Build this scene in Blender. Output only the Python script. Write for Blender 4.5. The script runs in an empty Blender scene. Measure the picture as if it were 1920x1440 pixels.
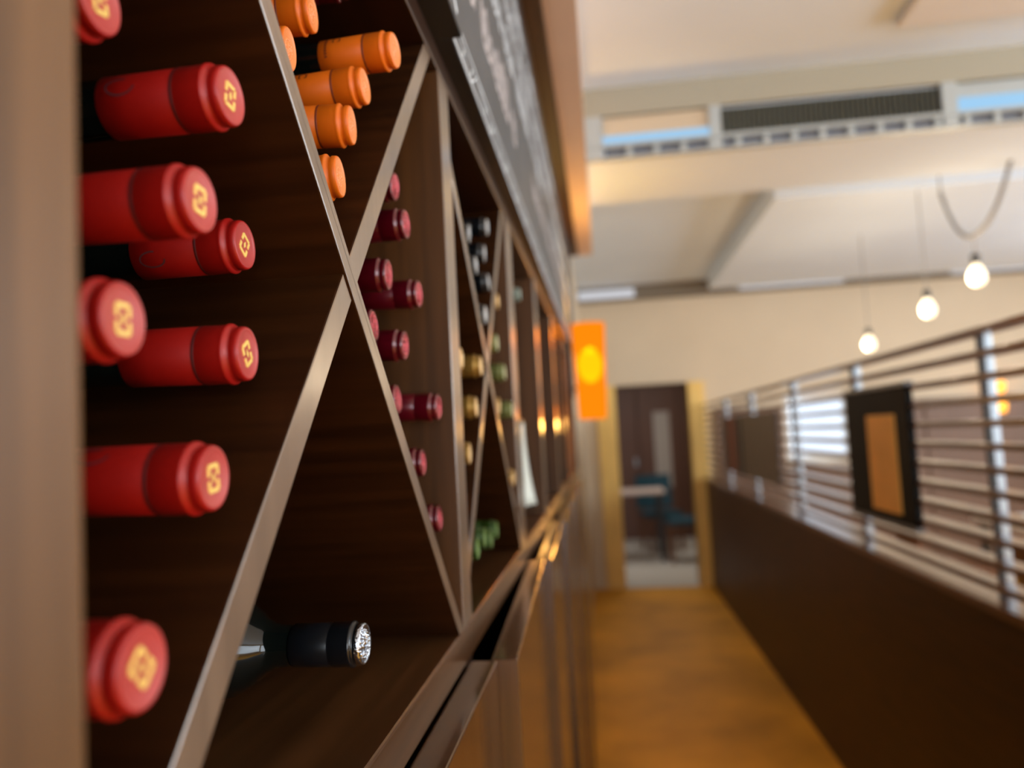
import bpy, bmesh, math, random
from mathutils import Vector, Matrix

random.seed(7)
S = bpy.context.scene
COL = S.collection
EYE = 1.5                      # height of the camera above the floor; rack sizes below are given relative to it

# ------------------------------------------------------------------ camera
def camera():
    yaw, pitch, roll = .1144, .0687, -.0523
    fwd = Vector((-math.sin(yaw)*math.cos(pitch), math.cos(yaw)*math.cos(pitch), math.sin(pitch)))
    r0 = Vector((math.cos(yaw), math.sin(yaw), 0)); u0 = r0.cross(fwd)
    r = math.cos(roll)*r0 + math.sin(roll)*u0; u = -math.sin(roll)*r0 + math.cos(roll)*u0
    cd = bpy.data.cameras.new('camera'); co = bpy.data.objects.new('camera', cd); COL.objects.link(co)
    m = Matrix.Identity(4)
    for i in range(3):
        m[i][0] = r[i]; m[i][1] = u[i]; m[i][2] = -fwd[i]
    m[0][3], m[1][3], m[2][3] = .15, 0, EYE
    co.matrix_world = m
    cd.sensor_fit = 'HORIZONTAL'; cd.sensor_width = 36; cd.lens = 1450/1920*36
    cd.clip_start = .01; cd.clip_end = 100
    cd.dof.use_dof = True; cd.dof.focus_distance = .47; cd.dof.aperture_fstop = 4.0
    S.camera = co
camera()

# ------------------------------------------------------------------ world, daylight, exposure
def world():
    w = bpy.data.worlds.new('world'); S.world = w; w.use_nodes = True
    bg = w.node_tree.nodes['Background']
    bg.inputs[0].default_value = (.72, .84, 1, 1); bg.inputs[1].default_value = 1.6
world()
def area(name, loc, rot, sx, sy, power, col):
    l = bpy.data.lights.new(name, 'AREA'); l.shape = 'RECTANGLE'; l.size = sx; l.size_y = sy; l.energy = power; l.color = col
    o = bpy.data.objects.new(name, l); COL.objects.link(o); o.location = loc; o.rotation_euler = rot
    return o
# daylight standing just outside the real window openings
area('daylight_dining', (5.45, 2.4, 1.93), (0, math.radians(90), 0), 1.3, 8.2, 400, (.88, .95, 1))
area('daylight_street', (2.0, -3.75, 1.7), (math.radians(-90), 0, math.radians(180)), 5.4, 2.1, 150, (.86, .94, 1))
S.view_settings.view_transform = 'Standard'; S.view_settings.look = 'None'
S.view_settings.gamma = 1; S.view_settings.use_curve_mapping = False
S.view_settings.exposure = 0.0

# ------------------------------------------------------------------ materials
def lin(r, g, b):
    f = lambda c: (c/255/12.92) if c/255 <= .04045 else ((c/255+.055)/1.055)**2.4
    return (f(r), f(g), f(b))
MATS = {}
def mat(name, col, rough=.5, metal=0, spec=.5, coat=0, coat_rough=.1, ior=1.5, emit=None, estr=0, var=0, vscale=8, bump=0, bscale=60, stretch=None, trans=0):
    if name in MATS: return MATS[name]
    m = bpy.data.materials.new(name); m.use_nodes = True; nt = m.node_tree; N = nt.nodes; L = nt.links
    b = N['Principled BSDF']
    b.inputs['Base Color'].default_value = (*col, 1); b.inputs['Roughness'].default_value = rough
    b.inputs['Metallic'].default_value = metal; b.inputs['IOR'].default_value = ior
    b.inputs['Specular IOR Level'].default_value = spec
    b.inputs['Coat Weight'].default_value = coat; b.inputs['Coat Roughness'].default_value = coat_rough
    b.inputs['Transmission Weight'].default_value = trans
    if emit: b.inputs['Emission Color'].default_value = (*emit, 1); b.inputs['Emission Strength'].default_value = estr
    if var or bump:
        tc = N.new('ShaderNodeTexCoord'); mp = N.new('ShaderNodeMapping')
        if stretch: mp.inputs['Scale'].default_value = stretch
        L.new(tc.outputs['Object'], mp.inputs[0])
    if var:
        no = N.new('ShaderNodeTexNoise'); no.inputs['Scale'].default_value = vscale; no.inputs['Detail'].default_value = 6
        L.new(mp.outputs[0], no.inputs['Vector'])
        cr = N.new('ShaderNodeValToRGB')
        cr.color_ramp.elements[0].position = .3; cr.color_ramp.elements[1].position = .7
        cr.color_ramp.elements[0].color = (*[c*(1-var) for c in col], 1)
        cr.color_ramp.elements[1].color = (*[min(1, c*(1+var)) for c in col], 1)
        L.new(no.outputs[0], cr.inputs[0]); L.new(cr.outputs[0], b.inputs['Base Color'])
    if bump:
        n2 = N.new('ShaderNodeTexNoise'); n2.inputs['Scale'].default_value = bscale; n2.inputs['Detail'].default_value = 4
        L.new(mp.outputs[0], n2.inputs['Vector'])
        bu = N.new('ShaderNodeBump'); bu.inputs['Strength'].default_value = bump; bu.inputs['Distance'].default_value = .001
        L.new(n2.outputs[0], bu.inputs['Height']); L.new(bu.outputs[0], b.inputs['Normal'])
    MATS[name] = m
    return m
GRAINX = (1.2, 22, 22); GRAINY = (22, 1.2, 22); GRAINZ = (22, 22, 1.2)
WD = (.031, .0090, .0016)
wood_side = mat('dark_wood_panel', WD, .5, spec=.14, coat=.02, coat_rough=.3, var=.45, vscale=3, stretch=GRAINX)
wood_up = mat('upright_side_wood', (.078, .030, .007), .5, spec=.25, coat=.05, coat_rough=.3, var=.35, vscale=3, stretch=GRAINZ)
wood_z = mat('dark_wood_upright', WD, .33, coat=.6, coat_rough=.22, ior=1.6, var=.4, vscale=3, stretch=GRAINZ)
wood_y = mat('dark_wood_lengthwise', WD, .33, coat=.6, coat_rough=.22, ior=1.6, var=.4, vscale=3, stretch=GRAINY)
wood_edge = mat('rack_edge_sheen', (.200, .132, .086), .30, coat=.9, coat_rough=.22, ior=1.6, var=.15, vscale=3, stretch=GRAINZ)  # paler base carries the reflected daylight on the rack's front edges
wood_door = mat('lacquered_door', (.080, .031, .010), .25, coat=.5, coat_rough=.08, ior=1.5, var=.35, vscale=3, stretch=GRAINZ)
wood_doory = mat('lacquered_rail', (.090, .036, .012), .28, coat=.5, coat_rough=.1, var=.3, vscale=3, stretch=GRAINY)
wood_part = mat('partition_wood', (.056, .021, .003), .5, spec=.25, coat=.04, coat_rough=.3, var=.35, vscale=3, stretch=GRAINY)
slat_m = mat('slat_wood', (.125, .045, .010), .30, coat=.6, coat_rough=.2, var=.3, vscale=3, stretch=GRAINY)
beige = mat('beige_wall_paint', lin(216, 197, 170), .8, var=.03, vscale=2, bump=.1)
cream = mat('cream_ceiling_paint', (.77, .86, .98), .85, var=.02, vscale=2, bump=.1)
tanp = mat('tan_soffit_paint', lin(236, 200, 172), .7, var=.05, vscale=3)
ochre = mat('lamp_lit_jamb', lin(240, 198, 112), .55, var=.08, vscale=4)  # yellow lamp light put into the colour of the doorway jambs
floor_m = mat('brown_floor', (.76, .35, .020), .55, spec=.25, var=.3, vscale=1.6, bump=.15)  # broad mottling paints patches of warm light on the floor
tile_m = mat('pale_floor', lin(205, 200, 192), .5, var=.05)
black = mat('black_board', (.012, .012, .013), .42, coat=.0, spec=.6)
slate = mat('chalkboard_slate', (.075, .076, .078), .5, spec=.35, var=.15, vscale=6)
chalk = mat('white_chalk', (.80, .82, .84), .9, var=.2, vscale=60)
chalkp = mat('pink_chalk', (.62, .54, .52), .9, var=.2, vscale=60)
glassg = mat('dark_bottle_glass', (.004, .006, .005), .06, coat=.5, coat_rough=.04)
red_f = mat('red_foil', lin(172, 16, 7), .50, spec=.5, coat=.35, coat_rough=.25, var=.05, vscale=40)
red_c = mat('red_foil_top', lin(186, 68, 62), .45, coat=.15, coat_rough=.35)
or_f = mat('orange_foil', lin(226, 108, 12), .46, spec=.4, coat=.12, coat_rough=.35, var=.05, vscale=40)
or_c = mat('orange_foil_top', lin(236, 136, 66), .42, coat=.15, coat_rough=.35)
bu_f = mat('burgundy_foil', lin(96, 6, 24), .30, metal=.2, coat=.9, coat_rough=.12)
bu_c = mat('burgundy_embossed_top', lin(176, 78, 84), .2, metal=.9, bump=1.0, bscale=420)
bk_f = mat('black_foil', (.006, .007, .009), .28, coat=.3)
si_c = mat('silver_embossed_top', (.62, .68, .76), .18, metal=1, bump=1.0, bscale=330)
si_d = mat('dull_silver_top', (.42, .42, .42), .4, metal=.7)
go_f = mat('gold_foil', lin(168, 130, 62), .34, metal=.55)
go_c = mat('gold_foil_top', lin(222, 184, 128), .34, metal=.45, bump=.4, bscale=300)
gr_f = mat('green_foil', lin(50, 76, 26), .34, metal=.3)
gr_c = mat('green_foil_top', lin(112, 140, 70), .36, metal=.3)
ol_f = mat('olive_foil', lin(120, 124, 70), .4, metal=.2)
ol_c = mat('olive_foil_top', lin(186, 184, 138), .4, metal=.2)
pa_f = mat('pale_green_foil', lin(128, 142, 130), .45)
pa_c = mat('pale_green_top', lin(160, 172, 158), .45)
gold = mat('gold_leaf', lin(255, 220, 120), .4, metal=.1)
print_d = mat('dark_print', lin(92, 24, 6), .6)
print_o = mat('orange_print', lin(120, 44, 4), .6)
seam_d = mat('seam_line_red', lin(84, 10, 12), .6)  # dark red line of the capsule tear seam
stamp_m = mat('grey_ink_stamp', lin(96, 48, 56), .6)
metal_m = mat('brushed_metal', (.36, .40, .44), .35, metal=.8)
dark_m = mat('dark_metal', (.02, .02, .022), .4)
cord_m = mat('grey_cord', (.28, .26, .24), .6)
white_m = mat('white_laminate', lin(226, 224, 220), .4)
paper_m = mat('pale_paper', lin(226, 232, 222), .6)
teal_m = mat('teal_upholstery', lin(16, 64, 80), .7, var=.1, vscale=20)
chairw = mat('chair_wood', lin(110, 70, 42), .45, var=.2, vscale=6)
grille_m = mat('grille_grey', lin(104, 106, 92), .6)
greyp = mat('grey_panel', lin(112, 118, 130), .35, spec=.7)
alu = mat('pale_aluminium', lin(190, 198, 200), .4, metal=.2)
led_b = mat('daylight_strip_lamp', (.05, .1, .15), .5, emit=(.36, .68, 1), estr=.75)
led_w = mat('white_strip_lamp', (.1, .1, .1), .5, emit=(.9, .92, 1), estr=.6)
bulb_m = mat('warm_bulb_glass', (1, .9, .7), .4, emit=(1, .80, .50), estr=1.5)
hot_m = mat('sconce_bulb_glow', (1, .8, .2), .4, emit=(1, .72, .03), estr=18)
tan_card = mat('tan_card', lin(236, 176, 84), .55, var=.12, vscale=6)
redw = mat('red_brown_strip', lin(120, 66, 50), .5)
brownp = mat('grey_brown_panel', lin(92, 78, 66), .45)
doorw = mat('far_door_wood', lin(92, 58, 42), .45, var=.15, vscale=4, stretch=GRAINZ)
pane_m = mat('frosted_pane', lin(170, 160, 152), .35)
peach = mat('peach_table_top', lin(206, 186, 176), .4)

def shade_material():
    m = bpy.data.materials.new('amber_glass_shade'); m.use_nodes = True; nt = m.node_tree; N = nt.nodes; L = nt.links
    out = N['Material Output']; N.remove(N['Principled BSDF'])
    tr = N.new('ShaderNodeBsdfTransparent'); tr.inputs[0].default_value = (1, .62, .10, 1)
    em = N.new('ShaderNodeEmission'); em.inputs[0].default_value = (1, .27, .004, 1); em.inputs[1].default_value = 1.15
    mx = N.new('ShaderNodeMixShader'); mx.inputs[0].default_value = .72
    L.new(tr.outputs[0], mx.inputs[1]); L.new(em.outputs[0], mx.inputs[2]); L.new(mx.outputs[0], out.inputs[0])
    return m
shade_m = shade_material()
def pane_glass():
    m = bpy.data.materials.new('window_glass'); m.use_nodes = True; nt = m.node_tree; N = nt.nodes; L = nt.links
    out = N['Material Output']; N.remove(N['Principled BSDF'])
    tr = N.new('ShaderNodeBsdfTransparent'); gl = N.new('ShaderNodeBsdfGlossy'); gl.inputs['Roughness'].default_value = .02
    mx = N.new('ShaderNodeMixShader'); mx.inputs[0].default_value = .06
    L.new(tr.outputs[0], mx.inputs[1]); L.new(gl.outputs[0], mx.inputs[2]); L.new(mx.outputs[0], out.inputs[0])
    return m
glass_m = pane_glass()

# ------------------------------------------------------------------ helpers
def tag(o, label=None, cat=None, group=None, kind=None):
    if label: o['label'] = label
    if cat: o['category'] = cat
    if group: o['group'] = group
    if kind: o['kind'] = kind
    return o
def empty(name, loc=(0, 0, 0), label=None, cat=None, group=None):
    o = bpy.data.objects.new(name, None); COL.objects.link(o); o.location = loc; o.empty_display_size = .02
    return tag(o, label, cat, group)
def link(name, me, parent=None, loc=None):
    o = bpy.data.objects.new(name, me); COL.objects.link(o)
    if parent: o.parent = parent
    if loc is not None: o.location = loc
    return o
def finish(bm, name, mats, smooth=False):
    me = bpy.data.meshes.new(name); bmesh.ops.recalc_face_normals(bm, faces=bm.faces); bm.to_mesh(me); bm.free()
    for m in (mats if isinstance(mats, (list, tuple)) else [mats]): me.materials.append(m)
    if smooth:
        for p in me.polygons: p.use_smooth = True
    return me
def bm_box(bm, a, b, bev=0):
    vs = [bm.verts.new((x, y, z)) for x in (a[0], b[0]) for y in (a[1], b[1]) for z in (a[2], b[2])]
    fs = [(0, 1, 3, 2), (4, 6, 7, 5), (0, 4, 5, 1), (2, 3, 7, 6), (0, 2, 6, 4), (1, 5, 7, 3)]
    faces = [bm.faces.new([vs[i] for i in f]) for f in fs]
    if bev:
        es = {e for f in faces for e in f.edges}
        bmesh.ops.bevel(bm, geom=list(es), offset=bev, segments=2, affect='EDGES', profile=.5)
def box(name, a, b, m, parent=None, bev=0, origin=None):
    """one box as its own object; coordinates relative to the parent's origin when it has one"""
    bm = bmesh.new(); bm_box(bm, a, b, bev)
    return link(name, finish(bm, name, m), parent)
def boxes(name, lst, m, parent=None, bev=0):
    bm = bmesh.new()
    for a, b in lst: bm_box(bm, a, b, bev)
    return link(name, finish(bm, name, m), parent)
def lathe(prof, seg=40, axis='X', cap0=False, cap1=False):
    bm = bmesh.new(); rings = []
    for (t, r) in prof:
        ring = []
        for k in range(seg):
            a = 2*math.pi*k/seg; c, s = math.cos(a)*r, math.sin(a)*r
            ring.append(bm.verts.new((t, c, s) if axis == 'X' else (c, s, t)))
        rings.append(ring)
    for i in range(len(rings)-1):
        for k in range(seg):
            bm.faces.new((rings[i][k], rings[i][(k+1) % seg], rings[i+1][(k+1) % seg], rings[i+1][k]))
    if cap0: bm.faces.new(rings[0])
    if cap1: bm.faces.new(rings[-1])
    return bm
def tube(pts, r, seg=8):
    bm = bmesh.new(); rings = []
    pts = [Vector(p) for p in pts]
    for i, p in enumerate(pts):
        d = (pts[min(i+1, len(pts)-1)] - pts[max(i-1, 0)]).normalized()
        up = Vector((0, 0, 1)) if abs(d.z) < .9 else Vector((1, 0, 0))
        a = d.cross(up).normalized(); b = d.cross(a)
        rr = r[i] if isinstance(r, (list, tuple)) else r
        rings.append([bm.verts.new(p + rr*(math.cos(2*math.pi*k/seg)*a + math.sin(2*math.pi*k/seg)*b)) for k in range(seg)])
    for i in range(len(rings)-1):
        for k in range(seg):
            bm.faces.new((rings[i][k], rings[i][(k+1) % seg], rings[i+1][(k+1) % seg], rings[i+1][k]))
    bm.faces.new(rings[0]); bm.faces.new(rings[-1])
    return bm
def Z(z): return z + EYE

# ------------------------------------------------------------------ the room
def struct(name, a, b, m, label, cat='wall', bev=0):
    return tag(box(name, a, b, m, None, bev), label, cat, kind='structure')
CEIL = 2.90
struct('floor', (-.45, -3.6, -.1), (5.3, 7.6, 0), floor_m, 'brown floor with patches of warm light painted in, running down the corridor', 'floor')
struct('ceiling', (-.45, -3.6, CEIL), (5.3, 7.75, CEIL+.1), cream, 'cream painted ceiling above the corridor and dining room', 'ceiling')
struct('wall_left', (-.5, -3.6, 0), (-.37, 7.6, CEIL), beige, 'beige wall behind the wine rack', 'wall')
# bulkhead over the rack
struct('wall_bulkhead', (-.37, -1.2, Z(1.005)), (.146, 4.35, CEIL), tanp, 'tan bulkhead dropping from the ceiling above the chalkboards', 'bulkhead')
struct('trim_1', (-.02, -1.2, Z(.972)), (.068, 4.2, Z(1.005)), wood_part, 'dark wooden cornice under the tan bulkhead', 'cornice', .004)
# far wall with a door opening and a window opening
def wall_with_holes(name, axis, pos, thick, u0, u1, holes, m, label):
    """wall in plane axis=pos; holes (ua,ub,za,zb); split into boxes around them"""
    lst = []; us = sorted({u0, u1, *[h[0] for h in holes], *[h[1] for h in holes]})
    for a, b in zip(us[:-1], us[1:]):
        mid = (a+b)/2; hs = sorted([h for h in holes if h[0] < mid < h[1]], key=lambda h: h[2]); z = 0
        for h in hs:
            if h[2] > z: lst.append((a, b, z, h[2]))
            z = h[3]
        if z < CEIL: lst.append((a, b, z, CEIL))
    out = []
    for a, b, z0, z1 in lst:
        out.append((((pos, a, z0), (pos+thick, b, z1)) if axis == 'x' else ((a, pos, z0), (b, pos+thick, z1))))
    return tag(boxes(name, out, m), label, 'wall', kind='structure')
wall_with_holes('wall_far', 'y', 7.6, .15, -.45, 5.3, [(.28, .974, 0, 1.945), (1.86, 2.47, 1.13, 1.76)], beige, 'beige far wall with the open doorway at the corridor end')
rwin = [(-1.5, .7, 1.25, 2.6), (1.1, 3.3, 1.25, 2.6), (3.7, 5.9, 1.25, 2.6)]
wall_with_holes('wall_right', 'x', 5.3, .12, -3.6, 7.75, rwin, beige, 'beige window wall of the dining room')
wall_with_holes('wall_near', 'y', -3.6, .12, -.45, 5.3, [(-.2, 2.2, .6, 2.6), (2.4, 4.8, .6, 2.6)], beige, 'beige street wall behind the viewer')
def window(n, axis, pos, u0, u1, z0, z1, label):
    t = empty('window_%d' % n, ((pos, (u0+u1)/2, z0) if axis == 'x' else ((u0+u1)/2, pos, z0)), label, 'window'); t['kind'] = 'structure'
    w = (u1-u0)/2; h = z1-z0; f = .05
    def bb(ua, ub, za, zb, d): return ((-d, ua, za), (d, ub, zb)) if axis == 'x' else ((ua, -d, za), (ub, d, zb))
    boxes('window_frame', [bb(-w, -w+f, 0, h, .03), bb(w-f, w, 0, h, .03), bb(-w+f, w-f, 0, f, .03), bb(-w+f, w-f, h-f, h, .03)], white_m, t)
    k = 2 if w > .5 else 1
    for i in range(k):
        a = -w+f + i*(2*w-2*f)/k; b = a + (2*w-2*f)/k
        box('pane', *bb(a, b, f, h-f, .004), glass_m, t)
for i, (a, b, z0, z1) in enumerate(rwin): window(i+1, 'x', 5.36, a, b, z0, z1, ['white framed window nearest the street', 'white framed window in the middle of the dining wall', 'white framed window nearest the far wall'][i])
window(4, 'y', -3.54, -.2, 2.2, .6, 2.6, 'large street window beside the rack wall')
window(5, 'y', -3.54, 2.4, 4.8, .6, 2.6, 'large street window beside the dining room')
window(6, 'y', 7.68, 1.86, 2.47, 1.13, 1.76, 'small bright window in the far wall seen through the slats')
# doorway jambs, warm lamp light painted into their yellow
struct('trim_2', (.098, 7.55, 0), (.28, 7.76, 1.945), ochre, 'door jamb coloured with warm lamp light on the rack side of the doorway', 'door post', .006)
struct('trim_3', (.974, 7.55, 0), (1.125, 7.76, 1.945), ochre, 'door jamb coloured with warm lamp light beside the slatted partition', 'door post', .006)
struct('wall_return', (-.37, 4.36, 0), (-.03, 7.6, CEIL), beige, 'beige wall beyond the end of the wine rack', 'wall')
# room behind the doorway
struct('floor_back', (-1.2, 7.6, -.1), (1.6, 11.2, 0), tile_m, 'pale floor of the room behind the doorway', 'floor')
struct('ceiling_back', (-1.2, 7.75, 2.5), (1.6, 11.2, 2.6), cream, 'cream ceiling of the room behind the doorway', 'ceiling')
struct('wall_back', (-1.2, 11.0, 0), (1.6, 11.2, 2.5), doorw, 'brown wooden wall at the back of the far room', 'wall')
struct('wall_back_left', (-1.25, 7.75, 0), (-1.15, 11.0, 2.5), beige, 'beige side wall of the far room on the rack side', 'wall')
struct('wall_back_right', (1.55, 7.75, 0), (1.65, 11.0, 2.5), beige, 'beige side wall of the far room on the window side', 'wall')
def wainscot():
    t = empty('trim_4', (3.2, 7.58, 0), 'brown wooden wainscot panels on the far wall behind the dining tables', 'wainscot'); t['kind'] = 'structure'
    m = mat('wainscot_wood', lin(112, 84, 66), .5, var=.15, vscale=3, stretch=GRAINZ)
    xs = [1.20, 1.84, 2.49, 3.10, 3.65, 4.20, 4.75, 5.28]
    for a, b in zip(xs[:-1], xs[1:]):
        top = 1.10 if a == 1.84 else 1.66
        box('panel', (a+.006-3.2, -.03, .08), (b-.006-3.2, .015, top), m, t, .004)
    box('rail', (1.20-3.2, -.045, 0), (5.28-3.2, .015, .08), m, t, .004)
wainscot()
l = area('back_room_lamp', (.6, 9.2, 2.45), (0, 0, 0), 1.2, .6, 16, (1, .93, .84))
dr = empty('back_door', (.62, 10.98, 0), 'brown wooden double door with two pale panes behind the far doorway', 'door')
box('door_leaf', (-.55, -.04, 0), (-.01, .01, 2.1), doorw, dr, .005); box('door_leaf', (.01, -.04, 0), (.55, .01, 2.1), doorw, dr, .005)
box('pane', (-.48, -.05, .75), (-.30, -.03, 1.75), pane_m, dr, .003); box('pane', (.22, -.05, .70), (.44, -.03, 1.75), pane_m, dr, .003)
box('door_handle', (-.06, -.08, 1.0), (-.03, -.04, 1.12), metal_m, dr, .004)
def table(loc, w, d, h, top, label):
    t = empty('dining_table', loc, label, 'table')
    box('table_top', (-w/2, -d/2, h-.035), (w/2, d/2, h), top, t, .006)
    for sx in (-1, 1):
        for sy in (-1, 1):
            x, y = sx*(w/2-.06), sy*(d/2-.06)
            box('leg', (x-.025, y-.025, 0), (x+.025, y+.025, h-.035), dark_m, t, .003)
    return t
def chair(loc, rz, seat, label, group=None):
    t = empty('dining_chair', loc, label, 'chair', group); t.rotation_euler.z = rz
    box('seat', (-.22, -.22, .42), (.22, .22, .48), seat, t, .02)
    bm = bmesh.new(); n = 8                     # curved backrest
    rows = []
    for z in (.50, .92):
        for th in (0, .035):
            rows.append([bm.verts.new((-.23+.46*i/n, .20+.06*math.sin(math.pi*i/n)+th+(z-.5)*.12, z)) for i in range(n+1)])
    for i in range(n):
        for p, q in ((0, 1), (1, 3), (3, 2), (2, 0)):
            bm.faces.new((rows[p][i], rows[p][i+1], rows[q][i+1], rows[q][i]))
    for e in (0, n): bm.faces.new((rows[0][e], rows[1][e], rows[3][e], rows[2][e]))
    link('backrest', finish(bm, 'backrest', seat), t)
    for sx in (-1, 1):
        for sy in (-1, 1):
            box('leg', (sx*.19-.018, sy*.19-.018, 0), (sx*.19+.018, sy*.19+.018, .42 if sy < 0 else .52), chairw, t, .003)
    return t
table((.50, 9.35, 0), .62, .62, .80, peach, 'small peach topped table seen through the far doorway')
chair((.80, 9.95, 0), .25, teal_m, 'teal upholstered chair behind the small peach table')
chair((1.02, 9.10, 0), -1.5, teal_m, 'teal upholstered chair at the right of the small peach table')
table((3.3, 5.6, 0), 1.1, .8, .76, white_m, 'white topped table in the dining room nearest the far wall')
table((3.0, 3.4, 0), 1.1, .8, .76, white_m, 'white topped table in the dining room nearest the slatted partition posts')
chair((2.45, 5.7, 0), 1.5, chairw, 'brown wooden chair facing the table nearest the far wall')
chair((2.2, 3.5, 0), 1.6, chairw, 'brown wooden chair with its back to the slatted partition')

# ------------------------------------------------------------------ ceiling duct, grilles, strip lamps
dt = empty('ceiling_duct', (1.5, 3.1, Z(1.11)), 'cream ceiling duct with a dark grille and blue strip lamps', 'duct')
def d_(name, a, b, m, bev=0):
    o = (1.5, 3.1, Z(1.11)); return box(name, tuple(a[i]-o[i] for i in range(3)), tuple(b[i]-o[i] for i in range(3)), m, dt, bev)
d_('duct_body', (.147, 3.13, Z(1.11)), (5.29, 3.74, CEIL), cream)
d_('face_panel', (.147, 3.10, Z(1.285)), (5.29, 3.13, CEIL), mat('duct_face_paint', lin(176, 170, 152), .7))
g = d_('grille', (.69, 3.118, Z(1.155)), (1.53, 3.131, Z(1.275)), grille_m)
bm = bmesh.new()
for i in range(42): bm_box(bm, (.70-1.5+i*.02, .006, .05), (.704-1.5+i*.02, .018, .16))
gs = link('grille_slat', finish(bm, 'grille_slat', dark_m), dt); gs['kind'] = 'stuff'
d_('mullion', (.645, 3.10, Z(1.11)), (.69, 3.131, Z(1.285)), alu); d_('mullion', (1.53, 3.10, Z(1.11)), (1.585, 3.131, Z(1.285)), alu)
d_('mullion', (.147, 3.10, Z(1.11)), (.215, 3.131, Z(1.285)), alu)
d_('strip_lamp', (.22, 3.115, Z(1.165)), (.645, 3.131, Z(1.205)), led_b); d_('strip_panel', (.22, 3.118, Z(1.205)), (.645, 3.131, Z(1.28)), beige)
d_('strip_lamp', (1.585, 3.115, Z(1.165)), (2.6, 3.131, Z(1.225)), led_b); d_('strip_panel', (1.585, 3.118, Z(1.225)), (2.6, 3.131, Z(1.28)), alu)
d_('ledge', (.147, 3.09, Z(1.150)), (5.29, 3.131, Z(1.163)), alu)
for i in range(26):
    d_('tile', (.225+i*.108, 3.120, Z(1.112)), (.225+i*.108+.086, 3.132, Z(1.149)), greyp)
    d_('tile_divider', (.225+i*.108+.086, 3.104, Z(1.112)), (.225+(i+1)*.108, 3.132, Z(1.149)), alu)
d_('ledge', (.147, 3.10, Z(1.104)), (5.29, 3.131, Z(1.111)), alu)
dt2 = empty('ceiling_duct', (2.6, 7.4, Z(1.27)), 'narrow grey duct with white strip lamps along the far wall top', 'duct')
def e_(name, a, b, m):
    o = (2.6, 7.4, Z(1.27)); return box(name, tuple(a[i]-o[i] for i in range(3)), tuple(b[i]-o[i] for i in range(3)), m, dt2)
e_('duct_body', (-.02, 7.45, Z(1.27)), (5.29, 7.599, CEIL), mat('far_duct_paint', lin(120, 108, 92), .7))
for a, b in ((-.02, .52), (1.50, 2.45), (3.4, 4.4)): e_('strip_lamp', (a, 7.43, Z(1.285)), (b, 7.451, Z(1.36)), led_w)
tag(box('ceiling_panel', (1.26, 1.2, CEIL-.03), (3.2, 2.80, CEIL-.002), mat('white_ceiling_panel', lin(226, 224, 224), .8), None, .01), 'white square ceiling panel above the near dining room', 'ceiling panel')
tag(box('ceiling_soffit', (1.20, 4.5, CEIL-.12), (4.6, 7.3, CEIL-.002), cream, None, .004), 'dropped cream ceiling panel in front of the far wall', 'ceiling panel')

# ------------------------------------------------------------------ slatted partition
XP = 1.09
pt = empty('slatted_partition', (XP, 3.9, 0), 'dark wooden corridor partition with open horizontal slats above a solid base', 'partition')
Y0, Y1 = .2, 7.54
def p_(name, a, b, m, bev=0): return box(name, (a[0], a[1]-3.9, a[2]), (b[0], b[1]-3.9, b[2]), m, pt, bev)
p_('base_panel', (0, Y0, 0), (.06, Y1, 1.0), wood_part); p_('cap_rail', (-.012, Y0, 1.0), (.072, Y1, 1.025), slat_m, .003)
sm = None
for i in range(12):
    z = 1.055 + i*.0585
    if i == 0: sl = p_('slat', (.0, Y0, z), (.055, Y1, z+.017), slat_m, .003); sm = sl.data; sz = z
    else:
        sl = link('slat', sm, pt); sl.location = (0, 0, z-sz)
for y in (1.12, 2.16, 3.21, 4.22, 5.4, 6.5):
    p_('post', (.058, y-.011, 1.025), (.085, y+.011, 1.715), metal_m, .004)
    p_('post_clip', (.044, y-.024, 1.025), (.058, y-.006, 1.715), dark_m)
pb = empty('black_panel', (XP-.012, 2.81, 1.16), 'black framed panel with a tan card mounted on the partition slats', 'panel')
box('panel_body', (0, -.305, 0), (.022, .305, .435), mat('matt_black_panel', (.004, .004, .004), .6, spec=.15), pb, .004); box('card', (-.006, -.20, .028), (.002, .055, .35), tan_card, pb, .002)
box('panel_frame', (-.004, -.305, .435), (.026, .305, .45), wood_y, pb, .002); box('panel_frame', (-.004, -.305, -.015), (.026, .305, 0), wood_y, pb, .002)
pb2 = empty('brown_panel', (XP-.012, 5.28, 1.16), 'grey brown framed panel with a red strip far along the partition', 'panel')
box('panel_body', (0, -.92, 0), (.022, .92, .405), brownp, pb2, .004); box('red_strip', (-.006, .35, .01), (.002, .72, .395), redw, pb2, .002)
box('panel_frame', (-.006, .15, 0), (.002, .33, .405), dark_m, pb2, .002); box('panel_frame', (-.006, .74, 0), (.002, .92, .405), dark_m, pb2, .002)

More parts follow.
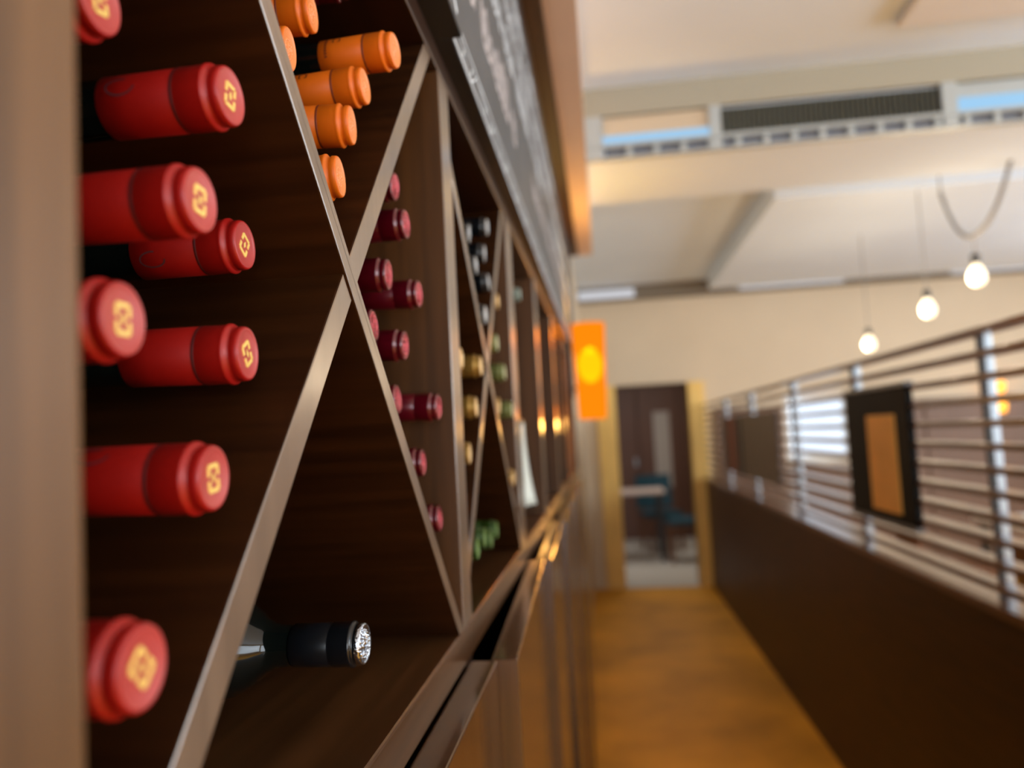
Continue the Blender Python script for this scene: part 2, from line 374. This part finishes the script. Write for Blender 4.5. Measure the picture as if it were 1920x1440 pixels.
# ------------------------------------------------------------------ pendant bulbs
def pendant(x, y, z, label, swag=None):
    t = empty('pendant_bulb', (x, y, Z(z)), label, 'pendant lamp', 'bare pendant bulbs over the dining room')
    prof = [(-.062, .004), (-.058, .018), (-.045, .033), (-.025, .040), (-.005, .040), (.015, .033), (.035, .022), (.05, .015)]
    link('bulb', finish(lathe(prof, 20, 'Z', True, True), 'bulb', bulb_m, True), t)
    link('lamp_socket', finish(lathe([(.05, .017), (.052, .020), (.095, .020), (.10, .008)], 16, 'Z', True, True), 'lamp_socket', dark_m, True), t)
    top = CEIL-.125-Z(z) if y > 4.5 else CEIL-Z(z)
    if swag: pts = [(0, 0, .10), (0, 0, swag)]
    else: pts = [(0, 0, .10), (0, 0, top)]
    link('cord', finish(tube(pts, .0035), 'cord', cord_m), t)
    if swag:
        n = 14
        for s, (dx, dy, dz) in ((0, (-.02, .26, .30)), (1, (.02, -.42, .34))):
            pts = [(dx*i/n, dy*i/n, swag + (dz)*(i/n)**2.2) for i in range(n+1)]
            link('swag_cord', finish(tube(pts, .010), 'swag_cord', cord_m, True), t)
            link('swag_cord', finish(tube([pts[-1], (pts[-1][0], pts[-1][1], CEIL-Z(z))], .004), 'swag_cord', cord_m), t)
    pl = bpy.data.lights.new('bulb_light', 'POINT'); pl.energy = 5; pl.color = (1, .8, .55); pl.shadow_soft_size = .04
    lo = bpy.data.objects.new('bulb_light', pl); COL.objects.link(lo); lo.location = (x-.07, y-.03, Z(z)-.03)
pendant(2.0, 3.97, .675, 'bare glowing bulb under a swagged cord, nearest of the three pendants', .19)
pendant(2.0, 4.56, .607, 'bare glowing bulb hanging in the middle of the three pendants')
pendant(2.0, 5.55, .522, 'bare glowing bulb hanging lowest, just above the slatted partition')
for k, zz in enumerate((.225, .045)):
    t = empty('wall_lamp', (3.74, 7.585, Z(zz)), ['small orange wall lamp, upper of the pair seen through the slats', 'small orange wall lamp, lower of the pair seen through the slats'][k], 'wall lamp')
    link('shade', finish(lathe([(-.05, .05), (.05, .06)], 16, 'Z', True, True), 'shade', mat('small_amber_shade', (1, .4, .05), .5, emit=(1, .38, .03), estr=2.2), True), t, (0, -.07, 0))
    box('backplate', (-.03, -.012, -.05), (.03, .014, .05), dark_m, t)

# ------------------------------------------------------------------ amber sconce at the rack end
sc = empty('wall_sconce', (.108, 3.4, Z(.06)), 'tall amber glass sconce glowing at the end of the wine rack', 'wall lamp')
H = .42
bm = lathe([(0, .060), (.02, .062), (H*.5, .068), (H, .074), (H, .071), (H*.5, .065), (.02, .059), (.001, .057)], 32, 'Z')
link('shade', finish(bm, 'shade', shade_m, True), sc)
link('bulb', finish(lathe([(.16, .004), (.165, .02), (.19, .046), (.24, .056), (.28, .046), (.31, .02), (.315, .004)], 20, 'Z', True, True), 'bulb', hot_m, True), sc)
box('backplate', (-.088, -.05, .10), (-.074, .05, .34), dark_m, sc, .004)
link('bracket', finish(tube([(-.076, 0, .14), (0, 0, .14), (0, 0, .165)], .008), 'bracket', dark_m), sc)
def point(name, loc, e, col, r=.04):
    pl = bpy.data.lights.new(name, 'POINT'); pl.energy = e; pl.color = col; pl.shadow_soft_size = r
    lo = bpy.data.objects.new(name, pl); COL.objects.link(lo); lo.location = loc
point('sconce_light_up', (.108, 3.4, Z(.06+.39)), 8, (1, .58, .14), .03)
point('sconce_light_down', (.108, 3.4, Z(.075)), 10, (1, .48, .10), .055)
point('sconce_light_mid', (.108, 3.4, Z(.06+.35)), 4, (1, .45, .08), .03)

# ------------------------------------------------------------------ wine rack
c = .15
ZT, ZB = .3885, -.189                      # bin top and bottom, relative to the eye
DEP = -.335
rk = empty('wine_rack', (0, 2, Z(-.224)), 'dark stained wooden wine rack with crossed diagonal bins along the left wall', 'wine rack')
O = Vector((0, 2, Z(-.224)))
def r_(name, a, b, m, bev=.0012):
    return box(name, (a[0]-O.x, a[1]-O.y, Z(a[2])-O.z), (b[0]-O.x, b[1]-O.y, Z(b[2])-O.z), m, rk, bev)
END = 4.2
r_('top_rail', (DEP, -.25, ZT), (0, END, .415), wood_y, .0015)
r_('bottom_rail', (DEP, -.25, -.2235), (.0005, END, ZB), wood_doory, .002)
r_('back_panel', (DEP-.02, -.25, -.2235), (DEP, END, .415), wood_side)
r_('near_stile', (-.012, -.22, -.2235), (.020, .183, .415), mat('near_stile_wood', (.15, .072, .026), .45, coat=.15, coat_rough=.3, ior=1.5, var=.35, vscale=3, stretch=GRAINZ), .004)
r_('side_panel', (DEP, .146, ZB), (-.012, .166, ZT), wood_side)
def upright(y0, y1, name='upright'):
    bm = bmesh.new(); bm_box(bm, (DEP-O.x, y0-O.y, Z(ZB)-O.z), (0, y1-O.y, Z(ZT)-O.z), .0015)
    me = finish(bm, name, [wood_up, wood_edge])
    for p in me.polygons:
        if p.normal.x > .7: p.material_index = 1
    return link(name, me, rk)
for a, b in ((.7755, .825), (1.325, 1.40), (1.87, 1.94), (2.50, 2.57), (3.10, 3.17), (3.65, 3.72), (4.14, 4.2)): upright(a, b)
def clip(poly, f):
    out = []
    for i in range(len(poly)):
        p, q = poly[i], poly[(i+1) % len(poly)]; fp, fq = f(p), f(q)
        if fp >= 0: out.append(p)
        if fp*fq < 0:
            t = fp/(fp-fq); out.append((p[0]+t*(q[0]-p[0]), p[1]+t*(q[1]-p[1])))
    return out
def diagonal(p0, slope, th, y0, y1, half=None, xf=0.0, other=None):
    """a diagonal board: line through p0 with a slope, thickness th, cut by the bin and, for a half board, by the crossing board"""
    n = Vector((-slope, 1)).normalized(); d = Vector((1, slope)).normalized(); p = Vector(p0)
    poly = [tuple(p + s*2*d + e*n*th/2) for s, e in ((-1, -1), (1, -1), (1, 1), (-1, 1))]
    poly = clip(poly, lambda q: q[0]-y0); poly = clip(poly, lambda q: y1-q[0]); poly = clip(poly, lambda q: q[1]-ZB); poly = clip(poly, lambda q: ZT-q[1])
    if half:
        op, osl, oth = other; on = Vector((-osl, 1)).normalized()
        poly = clip(poly, lambda q: half*((Vector(q)-Vector(op)).dot(on)) - oth/2)
    bm = bmesh.new()
    fr = [bm.verts.new((xf-O.x, q[0]-O.y, Z(q[1])-O.z)) for q in poly]; bk = [bm.verts.new((DEP-O.x, q[0]-O.y, Z(q[1])-O.z)) for q in poly]
    bm.faces.new(fr); bm.faces.new(bk)
    k = len(poly)
    for i in range(k): bm.faces.new((fr[i], fr[(i+1) % k], bk[(i+1) % k], bk[i]))
    fe = [e for e in bm.edges if all(abs(v.co.x-(xf-O.x)) < 1e-6 for v in e.verts)]
    bmesh.ops.bevel(bm, geom=fe, offset=.0012, segments=2, affect='EDGES', profile=.5)
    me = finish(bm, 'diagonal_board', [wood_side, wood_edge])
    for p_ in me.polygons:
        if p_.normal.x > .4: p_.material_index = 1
    return link('diagonal_board', me, rk)
A1 = ((.3465, .2175), -.972, .0158); B1 = ((.263, -.1095), 1.061, .0205)
diagonal(A1[0], A1[1], A1[2], .166, .7755)
for h in (1, -1): diagonal(B1[0], B1[1], B1[2], .166, .7755, h, -.0015, A1)
A2 = ((1.036, .095), -.963, .0170); B2 = ((1.036, .095), 1.12, .0190)
diagonal(A2[0], A2[1], A2[2], .825, 1.325)
for h in (1, -1): diagonal(B2[0], B2[1], B2[2], .825, 1.325, h, -.0015, A2)

# ------------------------------------------------------------------ base cabinets under the rack
def door(cab, o, y0, y1, ang):
    """door leaf hinged on its far side, opened by ang; top just under the rack rail"""
    bm = bmesh.new(); w = y1-y0-.003
    bm_box(bm, (0, -w, -1.19), (.0275, 0, 0), .0015)
    me = finish(bm, 'door', wood_door)
    ob = link('door', me, cab); ob.location = (.001-o[0], y1-.0015-o[1], Z(-.2262)-o[2]); ob.rotation_euler.z = ang
    return ob
cabs = [(-.46, .80, [(-.46, .17, 0), (.17, .80, 0)], 'glossy dark base cabinet nearest the viewer with both doors shut'),
        (.80, 2.06, [(.80, 1.43, .033), (1.43, 2.06, .022)], 'glossy dark base cabinet with its near door standing ajar'),
        (2.06, 3.32, [(2.06, 2.69, .02), (2.69, 3.32, .012)], 'glossy dark base cabinet under the farther rack uprights'),
        (3.32, 4.2, [(3.32, 3.76, .012), (3.76, 4.2, 0)], 'glossy dark base cabinet at the far end below the amber sconce')]
for y0, y1, ds, lab in cabs:
    o = (0, (y0+y1)/2, 0); cb = empty('base_cabinet', o, lab, 'cabinet', 'base cabinets under the wine rack')
    h = Z(-.2245); yy = (y1-y0)/2
    box('side_panel', (DEP, -yy, 0), (-.001, -yy+.018, h), wood_z, cb); box('side_panel', (DEP, yy-.018, 0), (-.001, yy, h), wood_z, cb)
    box('back_panel', (DEP-.02, -yy, 0), (DEP, yy, h), wood_z, cb); box('bottom_panel', (DEP, -yy+.018, .06), (-.001, yy-.018, .08), wood_z, cb)
    box('plinth', (-.08, -yy+.018, 0), (-.06, yy-.018, .06), dark_m, cb)
    for a, b, an in ds: door(cb, o, a, b, an)

# ------------------------------------------------------------------ chalkboards
def ribbon(bm, pts, w, x):
    """flat chalk stroke in the board plane"""
    pts = [Vector(p) for p in pts]; L = []
    for i, p in enumerate(pts):
        d = (pts[min(i+1, len(pts)-1)] - pts[max(i-1, 0)])
        d = d.normalized() if d.length > 1e-6 else Vector((1, 0)); n = Vector((-d.y, d.x)); ww = w*(.75+.5*random.random())
        L.append((bm.verts.new((x, *(p+n*ww/2))), bm.verts.new((x, *(p-n*ww/2)))))
    for i in range(len(L)-1): bm.faces.new((L[i][0], L[i+1][0], L[i+1][1], L[i][1]))
def board(y0, y1, xf, label):
    t = empty('chalkboard', (0, y0, Z(.4155)), label, 'chalkboard', 'chalkboards above the wine rack')
    box('board', (-.004, 0, 0), (xf-.0005, y1-y0, .556), black, t, .0008)
    box('slate', (xf-.001, .002, .001), (xf, y1-y0-.002, .555), slate, t)
    return t
def script_line(t, m, y0, y1, z0, h, w, x):
    """illegible looping chalk handwriting, each run of loops a part"""
    def put(pts):
        bm = bmesh.new(); ribbon(bm, pts, w, x); link('chalk_lettering', finish(bm, 'chalk_lettering', m), t)
    y = y0; pts = []
    while y < y1:
        k = random.choice((0, 1, 1, 2)); ww = h*random.uniform(.35, .6); hh = h*random.uniform(.6, 1.15)
        for i in range(9):
            a = 2*math.pi*i/8
            pts.append((y+ww*.5+ww*.45*math.sin(a)+i*.002, z0+hh*.5-hh*.5*math.cos(a)*(1 if k else .7)))
        y += ww*1.15
        if random.random() < .22 and len(pts) > 3:
            put(pts); pts = []; y += h*.5
    if len(pts) > 3: put(pts)
b1 = board(-.35, .766, .029, 'black chalkboard nearest the viewer standing proud of its neighbour')
bm = bmesh.new(); X1 = .0293
for s in range(6):
    y = .99+.018*s; ribbon(bm, [(y, .02+.012*s), (y+.02, .05+.01*s), (y+.03, .10), (y+.012, .16-.006*s)], .006, X1)
ribbon(bm, [(.90, .16), (.99, .06), (1.09, .012)], .008, X1); ribbon(bm, [(.92, .012), (1.0, .075), (1.10, .11)], .007, X1); ribbon(bm, [(1.02, .15), (1.11, .055)], .008, X1)
script_line(b1, chalk, .1, .9, .22, .10, .008, X1)
so = link('chalk_drawing', finish(bm, 'chalk_drawing', chalk), b1); so['kind'] = 'stuff'
b2 = board(.767, 4.0, .019, 'long grey chalkboard with handwriting and a leafy chalk border')
X2 = .0193; bm = bmesh.new()
ribbon(bm, [(.004+i*.2, .004) for i in range(17)], .0035, X2); ribbon(bm, [(.004+i*.2, .036) for i in range(17)], .0026, X2)
y = .01
while y < 3.0:
    ribbon(bm, [(y, .032), (y+.05, .020), (y+.10, .006)], .0022, X2)
    for q in (.05, .10): ribbon(bm, [(y+q, .012), (y+q+.006, .018), (y+q+.014, .026)], .0035, X2)
    ribbon(bm, [(y+.10, .006), (y+.13, .02), (y+.15, .034)], .002, X2); y += .16
so = link('chalk_border', finish(bm, 'chalk_border', chalk), b2); so['kind'] = 'stuff'
for ya, yb, z, h, w, m in ((.12, .62, .125, .07, .009, chalkp), (1.0, 2.9, .15, .05, .007, chalkp), (.2, 1.4, .26, .06, .007, chalk), (1.7, 3.0, .25, .05, .007, chalk), (.5, 2.9, .36, .05, .007, chalk), (.4, 2.0, .45, .05, .007, chalk)):
    script_line(b2, m, ya, yb, z, h, w, X2)
box('end_frame', (0, 3.0, 0), (.026, 3.233, .556), mat('navy_frame', (.006, .008, .02), .4), b2, .002)
box('frame_rail', (0, 0, .54), (.024, 3.233, .556), wood_y, b2, .001)
# paper notice on the third upright
pn = empty('paper_notice', (.001, 1.415, Z(-.125)), 'pale paper notice hanging on the third rack upright', 'notice')
bm = bmesh.new()
rows = []
for i in range(9):
    z = .15*i/8; cu = .016*(1-i/8)**2
    rows.append([bm.verts.new((.0016+cu*(j/4)**2, -.03+.055*j/4, z)) for j in range(5)])
for i in range(8):
    for j in range(4): bm.faces.new((rows[i][j], rows[i][j+1], rows[i+1][j+1], rows[i+1][j]))
me = finish(bm, 'sheet', paper_m, True); so = link('sheet', me, pn); md = so.modifiers.new('thickness', 'SOLIDIFY'); md.thickness = .0008; md.offset = 1
box('tape', (.0, -.026, .142), (.0024, .02, .156), dark_m, pn)

# ------------------------------------------------------------------ wine bottles
CAPSULE = [(-.0008, .0118), (-.0004, .0124), (-.0008, .0130), (-.0016, .0134), (-.0040, .0136), (-.0048, .0129), (-.0060, .0129), (-.0068, .0140), (-.0076, .0151), (-.0086, .0152),
           (-.0094, .0150), (-.0106, .0146), (-.0212, .0147), (-.0219, .0141), (-.0229, .0141), (-.0236, .0145), (-.045, .0143), (-.0590, .0142), (-.0594, .0136)]
def glass_mesh(R):
    prof = [(-.055, .0134), (-.085, .0140), (-.098, .0155), (-.112, R*.62), (-.128, R*.88), (-.145, R), (-.292, R), (-.298, R*.93), (-.299, R*.7), (-.285, .006)]
    return finish(lathe(prof, 36, 'X', False, True), 'bottle_glass', glassg, True)
GLASS = {r: glass_mesh(r) for r in (.0355, .0335, .0295)}
SHORT = finish(lathe([(-.050, .0134), (-.060, .0140), (-.068, .017), (-.078, .0255), (-.090, .0325), (-.105, .0355), (-.292, .0355), (-.298, .033), (-.299, .025), (-.285, .006)], 40, 'X', False, True), 'bottle_glass', glassg, True)
SHORTCAP = finish(lathe([(x*(.83 if x < -.03 else 1), r) for x, r in CAPSULE], 48), 'capsule', bk_f, True)
RIM = finish(lathe([(-.0012, .0001), (-.0012, .0104), (-.0007, .0117), (-.0003, .0126), (-.0010, .0134), (-.0030, .0138), (-.0042, .0137)], 48), 'cap_top', si_c, True)
CAPM = {}
def capsule_mesh(f):
    if f.name not in CAPM: CAPM[f.name] = finish(lathe(CAPSULE, 48), 'capsule', f, True)
    return CAPM[f.name]
TOPM = {}
def top_mesh(t):
    if t.name not in TOPM:
        TOPM[t.name] = finish(lathe([(-.0012, .0001), (-.0012, .0106), (-.0008, .0117), (-.0004, .0123), (-.0010, .0124)], 48), 'cap_top', t, True)
    return TOPM[t.name]
SEAM = {}
def seam_mesh(m):
    if m.name not in SEAM: SEAM[m.name] = finish(lathe([(-.0217, .0145), (-.0221, .0147), (-.0227, .0147), (-.0231, .0145)], 40), 'tear_seam', m, True)
    return SEAM[m.name]
def emblem_mesh():
    bm = bmesh.new(); x0, x1 = -.0013, -.0009; w, h, t = .0037, .0050, .0019
    for s in (1, -1):
        bm_box(bm, (x0, -w, s*h-t/2), (x1, w, s*h+t/2))
        for q in (1, -1): bm_box(bm, (x0, q*w-t/2, min(s*.0009, s*h)), (x1, q*w+t/2, max(s*.0009, s*h)))
    v = [bm.verts.new((x1, a, b)) for a, b in ((0, .0026), (.0013, 0), (0, -.0026), (-.0013, 0))]; bm.faces.new(v)
    return finish(bm, 'gold_emblem', gold)
EMB = emblem_mesh()
def crest_mesh(m, n, R, hgt):
    """raised relief: ring, shield and scattered ornaments"""
    bm = bmesh.new(); rnd = random.Random(n)
    def blob(y, z, a, b, rot, h):
        vs = []
        for k in range(8):
            t = 2*math.pi*k/8; py, pz = a*math.cos(t), b*math.sin(t)
            vs.append((y+py*math.cos(rot)-pz*math.sin(rot), z+py*math.sin(rot)+pz*math.cos(rot)))
        top = bm.verts.new((-.0012+h, y, z)); base = [bm.verts.new((-.00125, *v)) for v in vs]
        for k in range(8): bm.faces.new((base[k], base[(k+1) % 8], top))
    for k in range(18):
        a = 2*math.pi*k/18; blob(R*.86*math.cos(a), R*.86*math.sin(a), .0009, .0016, a+rnd.uniform(-.5, .5), hgt)
    for k in range(20):
        a = rnd.uniform(0, 6.28); r = R*.62*math.sqrt(rnd.random()); blob(r*math.cos(a), r*math.sin(a), rnd.uniform(.0006, .0013), rnd.uniform(.0013, .0026), rnd.uniform(0, 3), hgt*rnd.uniform(.8, 1.4))
    return finish(bm, 'embossed_crest', m)
CREST = {'b': crest_mesh(bu_c, 3, .0105, .0009), 'k': crest_mesh(si_c, 5, .0105, .0010), 'o': crest_mesh(or_c, 9, .0070, .0005), 'g': crest_mesh(go_c, 4, .0105, .0005)}
def on_barrel(bm, pts, w, r=.01445):
    """narrow printed stroke lying on the capsule barrel; pts are (x, angle)"""
    L = []
    for i, (x, a) in enumerate(pts):
        x2, a2 = pts[min(i+1, len(pts)-1)]; x1, a1 = pts[max(i-1, 0)]
        d = Vector((x2-x1, (a2-a1)*r)); d = d.normalized() if d.length else Vector((1, 0)); n = Vector((-d.y, d.x))*w/2
        L.append([bm.verts.new((x+s*n.x, r*math.cos(a+s*n.y/r), r*math.sin(a+s*n.y/r))) for s in (1, -1)])
    for i in range(len(L)-1): bm.faces.new((L[i][0], L[i+1][0], L[i+1][1], L[i][1]))
bm = bmesh.new(); A0 = math.pi-.62                    # small bracket mark towards the viewer
for x, s in ((-.0470, 1), (-.0415, -1)):
    on_barrel(bm, [(x+s*.0014, A0-.15), (x, A0-.15), (x, A0+.15), (x+s*.0014, A0+.15)], .0011, .01455)
MARK = finish(bm, 'bracket_mark', print_d)
bm = bmesh.new(); rnd = random.Random(2)
for k in range(9):                                   # worn lettering around the capsule foot
    a = math.pi-.95+k*.16; x = -.0525
    on_barrel(bm, [(x-.0011, a-.04), (x+.0011, a-.02+rnd.uniform(-.03, .03))], .0008, .01455); on_barrel(bm, [(x+.0011, a), (x-.0011, a+.05)], .0008, .01455)
LETTER = finish(bm, 'worn_lettering', print_o)
bm = bmesh.new()
on_barrel(bm, [(-.047+.0068*math.cos(t), math.pi-.25+.30*math.sin(t)) for t in [2*math.pi*i/24 for i in range(20)]], .0009)
STAMP = finish(bm, 'ink_stamp', stamp_m)
KIND = {'r': (red_f, red_c, seam_d, .0355), 'o': (or_f, or_c, print_o, .0295), 'b': (bu_f, bu_c, None, .0335), 'k': (bk_f, si_c, None, .0355),
        's': (bk_f, si_d, None, .0295), 'g': (go_f, go_c, None, .0295), 'e': (gr_f, gr_c, None, .0295), 'p': (ol_f, ol_c, None, .0295), 'q': (pa_f, pa_c, None, .0355)}
GROUP = {'r': 'red capped bottles in the left bin', 'o': 'orange capped bottles in the top bin', 'b': 'burgundy capped bottles in the right bin', 'k': None,
         's': 'black capped bottles in the second bay', 'g': 'gold capped bottles in the second bay', 'e': 'green capped bottles in the second bay', 'p': 'olive capped bottles in the second bay', 'q': None}
# name, tip x y z (relative to the eye), offset of the body axis 0.2 m behind the tip, emblem turn, kind, label
BOTTLES = [
    ('r', -.0316, .2675, .1765, -.0043, .0009, .2, 'red capped wine bottle topmost in the left bin, cut by the frame top'),
    ('r', -.0105, .3300, .1635, .0042, .0008, -.15, 'red capped wine bottle with a grey ink stamp near the left bin top'),
    ('r', -.0065, .2929, .1029, .0012, .0015, -.1, 'red capped wine bottle lying just over a shorter looking one'),
    ('r', -.0374, .3968, .1123, -.0045, -.0034, -.6, 'red capped wine bottle set back half under its red neighbour'),
    ('r', -.0142, .2521, .0485, -.0024, -.0007, 0, 'red capped wine bottle beside the near stile with an upright gold emblem'),
    ('r', -.0210, .3620, .0479, -.0116, .0024, .55, 'red capped wine bottle nearest the board crossing, below its level'),
    ('r', -.0078, .3006, -.0102, -.0039, .0035, .12, 'red capped wine bottle second from the bottom of the left bin'),
    ('r', .0051, .2290, -.0650, 0, 0, .8, 'red capped wine bottle lowest in the left bin with a tilted gold emblem'),
    ('b', -.0271, .5609, .3591, -.0149, -.0059, 0, 'dark red capped bottle above the orange ones, barely in the frame'),
    ('o', .0067, .5719, .3061, .0159, .0019, 0, 'orange capped wine bottle showing its dark glass neck, farthest right in the top bin'),
    ('o', -.0114, .5481, .2683, .0025, -.0071, 0, 'orange capped wine bottle directly below the one showing its glass neck'),
    ('o', -.0119, .5145, .2244, -.0158, .0023, 0, 'orange capped wine bottle second from the bottom of the top bin'),
    ('o', -.0102, .4798, .1757, -.0148, -.0061, 0, 'orange capped wine bottle lowest in the top bin'),
    ('o', -.0347, .5063, .3046, -.0137, .0002, 0, 'orange capped wine bottle highest in the top bin at the frame edge'),
    ('o', -.0297, .4498, .2489, -.0146, .0066, 0, 'orange capped wine bottle half hidden by the diagonal board'),
    ('b', -.0265, .6821, .2356, .0086, .0135, 0, 'burgundy capped wine bottle topmost in the right bin, mostly behind the board'),
    ('b', -.0099, .6512, .1907, .0055, -.0006, .4, 'burgundy capped wine bottle second from the top of the right bin'),
    ('b', -.0167, .6113, .1381, -.0062, .0076, .9, 'burgundy capped wine bottle closest to the crossing of the boards'),
    ('b', -.0133, .7031, .1385, .0035, .0034, 1.3, 'burgundy capped wine bottle set right of the one at the crossing'),
    ('b', -.0171, .6577, .0848, -.0015, .0115, 2, 'burgundy capped wine bottle fully clear of the board below the crossing'),
    ('b', -.0254, .5939, .0948, -.0058, -.0149, 2.5, 'burgundy capped wine bottle cut by the lower board just below the crossing'),
    ('b', -.0069, .7383, .0331, .0032, .0068, 3, 'burgundy capped wine bottle sticking out longest toward the second upright'),
    ('b', -.0264, .6598, .0386, 0, -.0103, 3.6, 'burgundy capped wine bottle peeping past the board beside the longest one'),
    ('b', -.0188, .7134, -.0192, -.0052, -.0003, 4, 'burgundy capped wine bottle second from the bottom of the right bin'),
    ('b', -.0123, .7451, -.0749, -.0036, -.0038, 4.6, 'burgundy capped wine bottle lowest in the right bin'),
    ('k', -.0164, .5126, -.1326, 0, 0, 0, 'black wine bottle with an embossed silver top, alone in the bottom bin'),
    ('s', -.0020, 1.1122, .3107, .0058, .0080, 0, 'black capped bottle with a grey top, uppermost right in the second bay'),
    ('s', -.0120, 1.0037, .2738, -.0046, .0084, 0, 'black capped bottle with a grey top, uppermost left in the second bay'),
    ('s', -.0040, 1.0845, .2652, -.0051, .0075, 0, 'black capped bottle second down on the right of the black group'),
    ('s', -.0080, 1.0247, .2354, .0028, -.0061, 0, 'black capped bottle second down on the left of the black group'),
    ('s', 0, 1.0849, .2231, .0005, -.0101, 0, 'black capped bottle third down on the right of the black group'),
    ('s', .0040, 1.0090, .1642, .0062, .0064, 0, 'black capped bottle lowest of its group above the second crossing'),
    ('g', -.0080, .8801, .0942, 0, 0, 0, 'gold capped bottle peeping past the second upright, topmost of the gold ones'),
    ('g', .0040, .9495, .0907, .0012, .0038, 0, 'gold capped bottle sticking out to the second crossing'),
    ('g', -.0020, .9336, .0392, -.0024, -.0015, 0, 'gold capped bottle in the middle of the gold column'),
    ('g', -.0060, .8952, -.0162, -.0061, .0067, 0, 'gold capped bottle second from the bottom of the gold column'),
    ('g', -.0100, .8767, -.0749, -.0119, .0107, 0, 'gold capped bottle lowest of the gold column, a thin sliver'),
    ('e', -.0150, 1.1442, -.1349, 0, 0, 0, 'green capped bottle farthest right of the green row'),
    ('e', -.0100, 1.0544, -.1362, 0, 0, 0, 'green capped bottle second from the right of the green row'),
    ('e', -.0080, .9872, -.1259, 0, 0, 0, 'green capped bottle third from the right of the green row'),
    ('e', -.0020, .8952, -.1261, 0, 0, 0, 'green capped bottle leftmost and lowest of the green row'),
    ('g', -.0040, 1.2076, .2165, 0, 0, 0, 'gold capped bottle right of the second crossing, high beside the board'),
    ('p', 0, 1.1445, .1423, 0, 0, 0, 'olive capped bottle uppermost beside the third upright'),
    ('p', 0, 1.2175, .1037, 0, 0, 0, 'olive capped bottle sticking out level with the second crossing'),
    ('p', .0060, 1.2494, .0448, 0, 0, 0, 'olive capped bottle touching the third upright above the paper notice'),
    ('g', 0, 1.1318, .0464, -.0030, .0157, 0, 'gold capped bottle left of the olive one by the third upright'),
    ('g', .0040, 1.2319, -.0646, .0111, .0115, 0, 'gold capped bottle lowest beside the paper notice'),
    ('q', -.0050, 1.5790, .2942, 0, 0, 0, 'pale green capped bottle high in the third bay'),
]
nb = {}
for kd, x, y, z, dy, dz, turn, lab in BOTTLES:
    f, t, sm_, R = KIND[kd]; nb[kd] = nb.get(kd, 0)+1
    o = empty('wine_bottle', (x, y, Z(z)), lab, 'bottle', GROUP[kd])
    d = Vector((-.2, dy, dz)).normalized()                     # local -X points along d
    o.rotation_mode = 'QUATERNION'; o.rotation_quaternion = Vector((-1, 0, 0)).rotation_difference(d)
    sc_ = .95 if kd in 'b' else (.96 if kd in 'sgepq' else 1.0)
    o.scale = (1, sc_, sc_)
    link('bottle_glass', SHORT if kd == 'k' else GLASS[R], o)
    cp = link('capsule', SHORTCAP if kd == 'k' else capsule_mesh(f), o); tp = link('cap_top', RIM if kd == 'k' else top_mesh(t), cp)
    if sm_: link('tear_seam', seam_mesh(sm_), cp)
    if kd == 'r':
        e = link('gold_emblem', EMB, cp); e.rotation_euler.x = turn
        if nb[kd] in (2, 4, 7): link('ink_stamp', STAMP, cp).rotation_euler.x = {2: 0, 4: .75, 7: -.6}[nb[kd]]
    elif kd == 'o':
        link('embossed_crest', CREST['o'], cp); link('bracket_mark', MARK, cp); link('worn_lettering', LETTER, cp)
    elif kd in 'bkg':
        e = link('embossed_crest', CREST[kd], cp); e.rotation_euler.x = turn
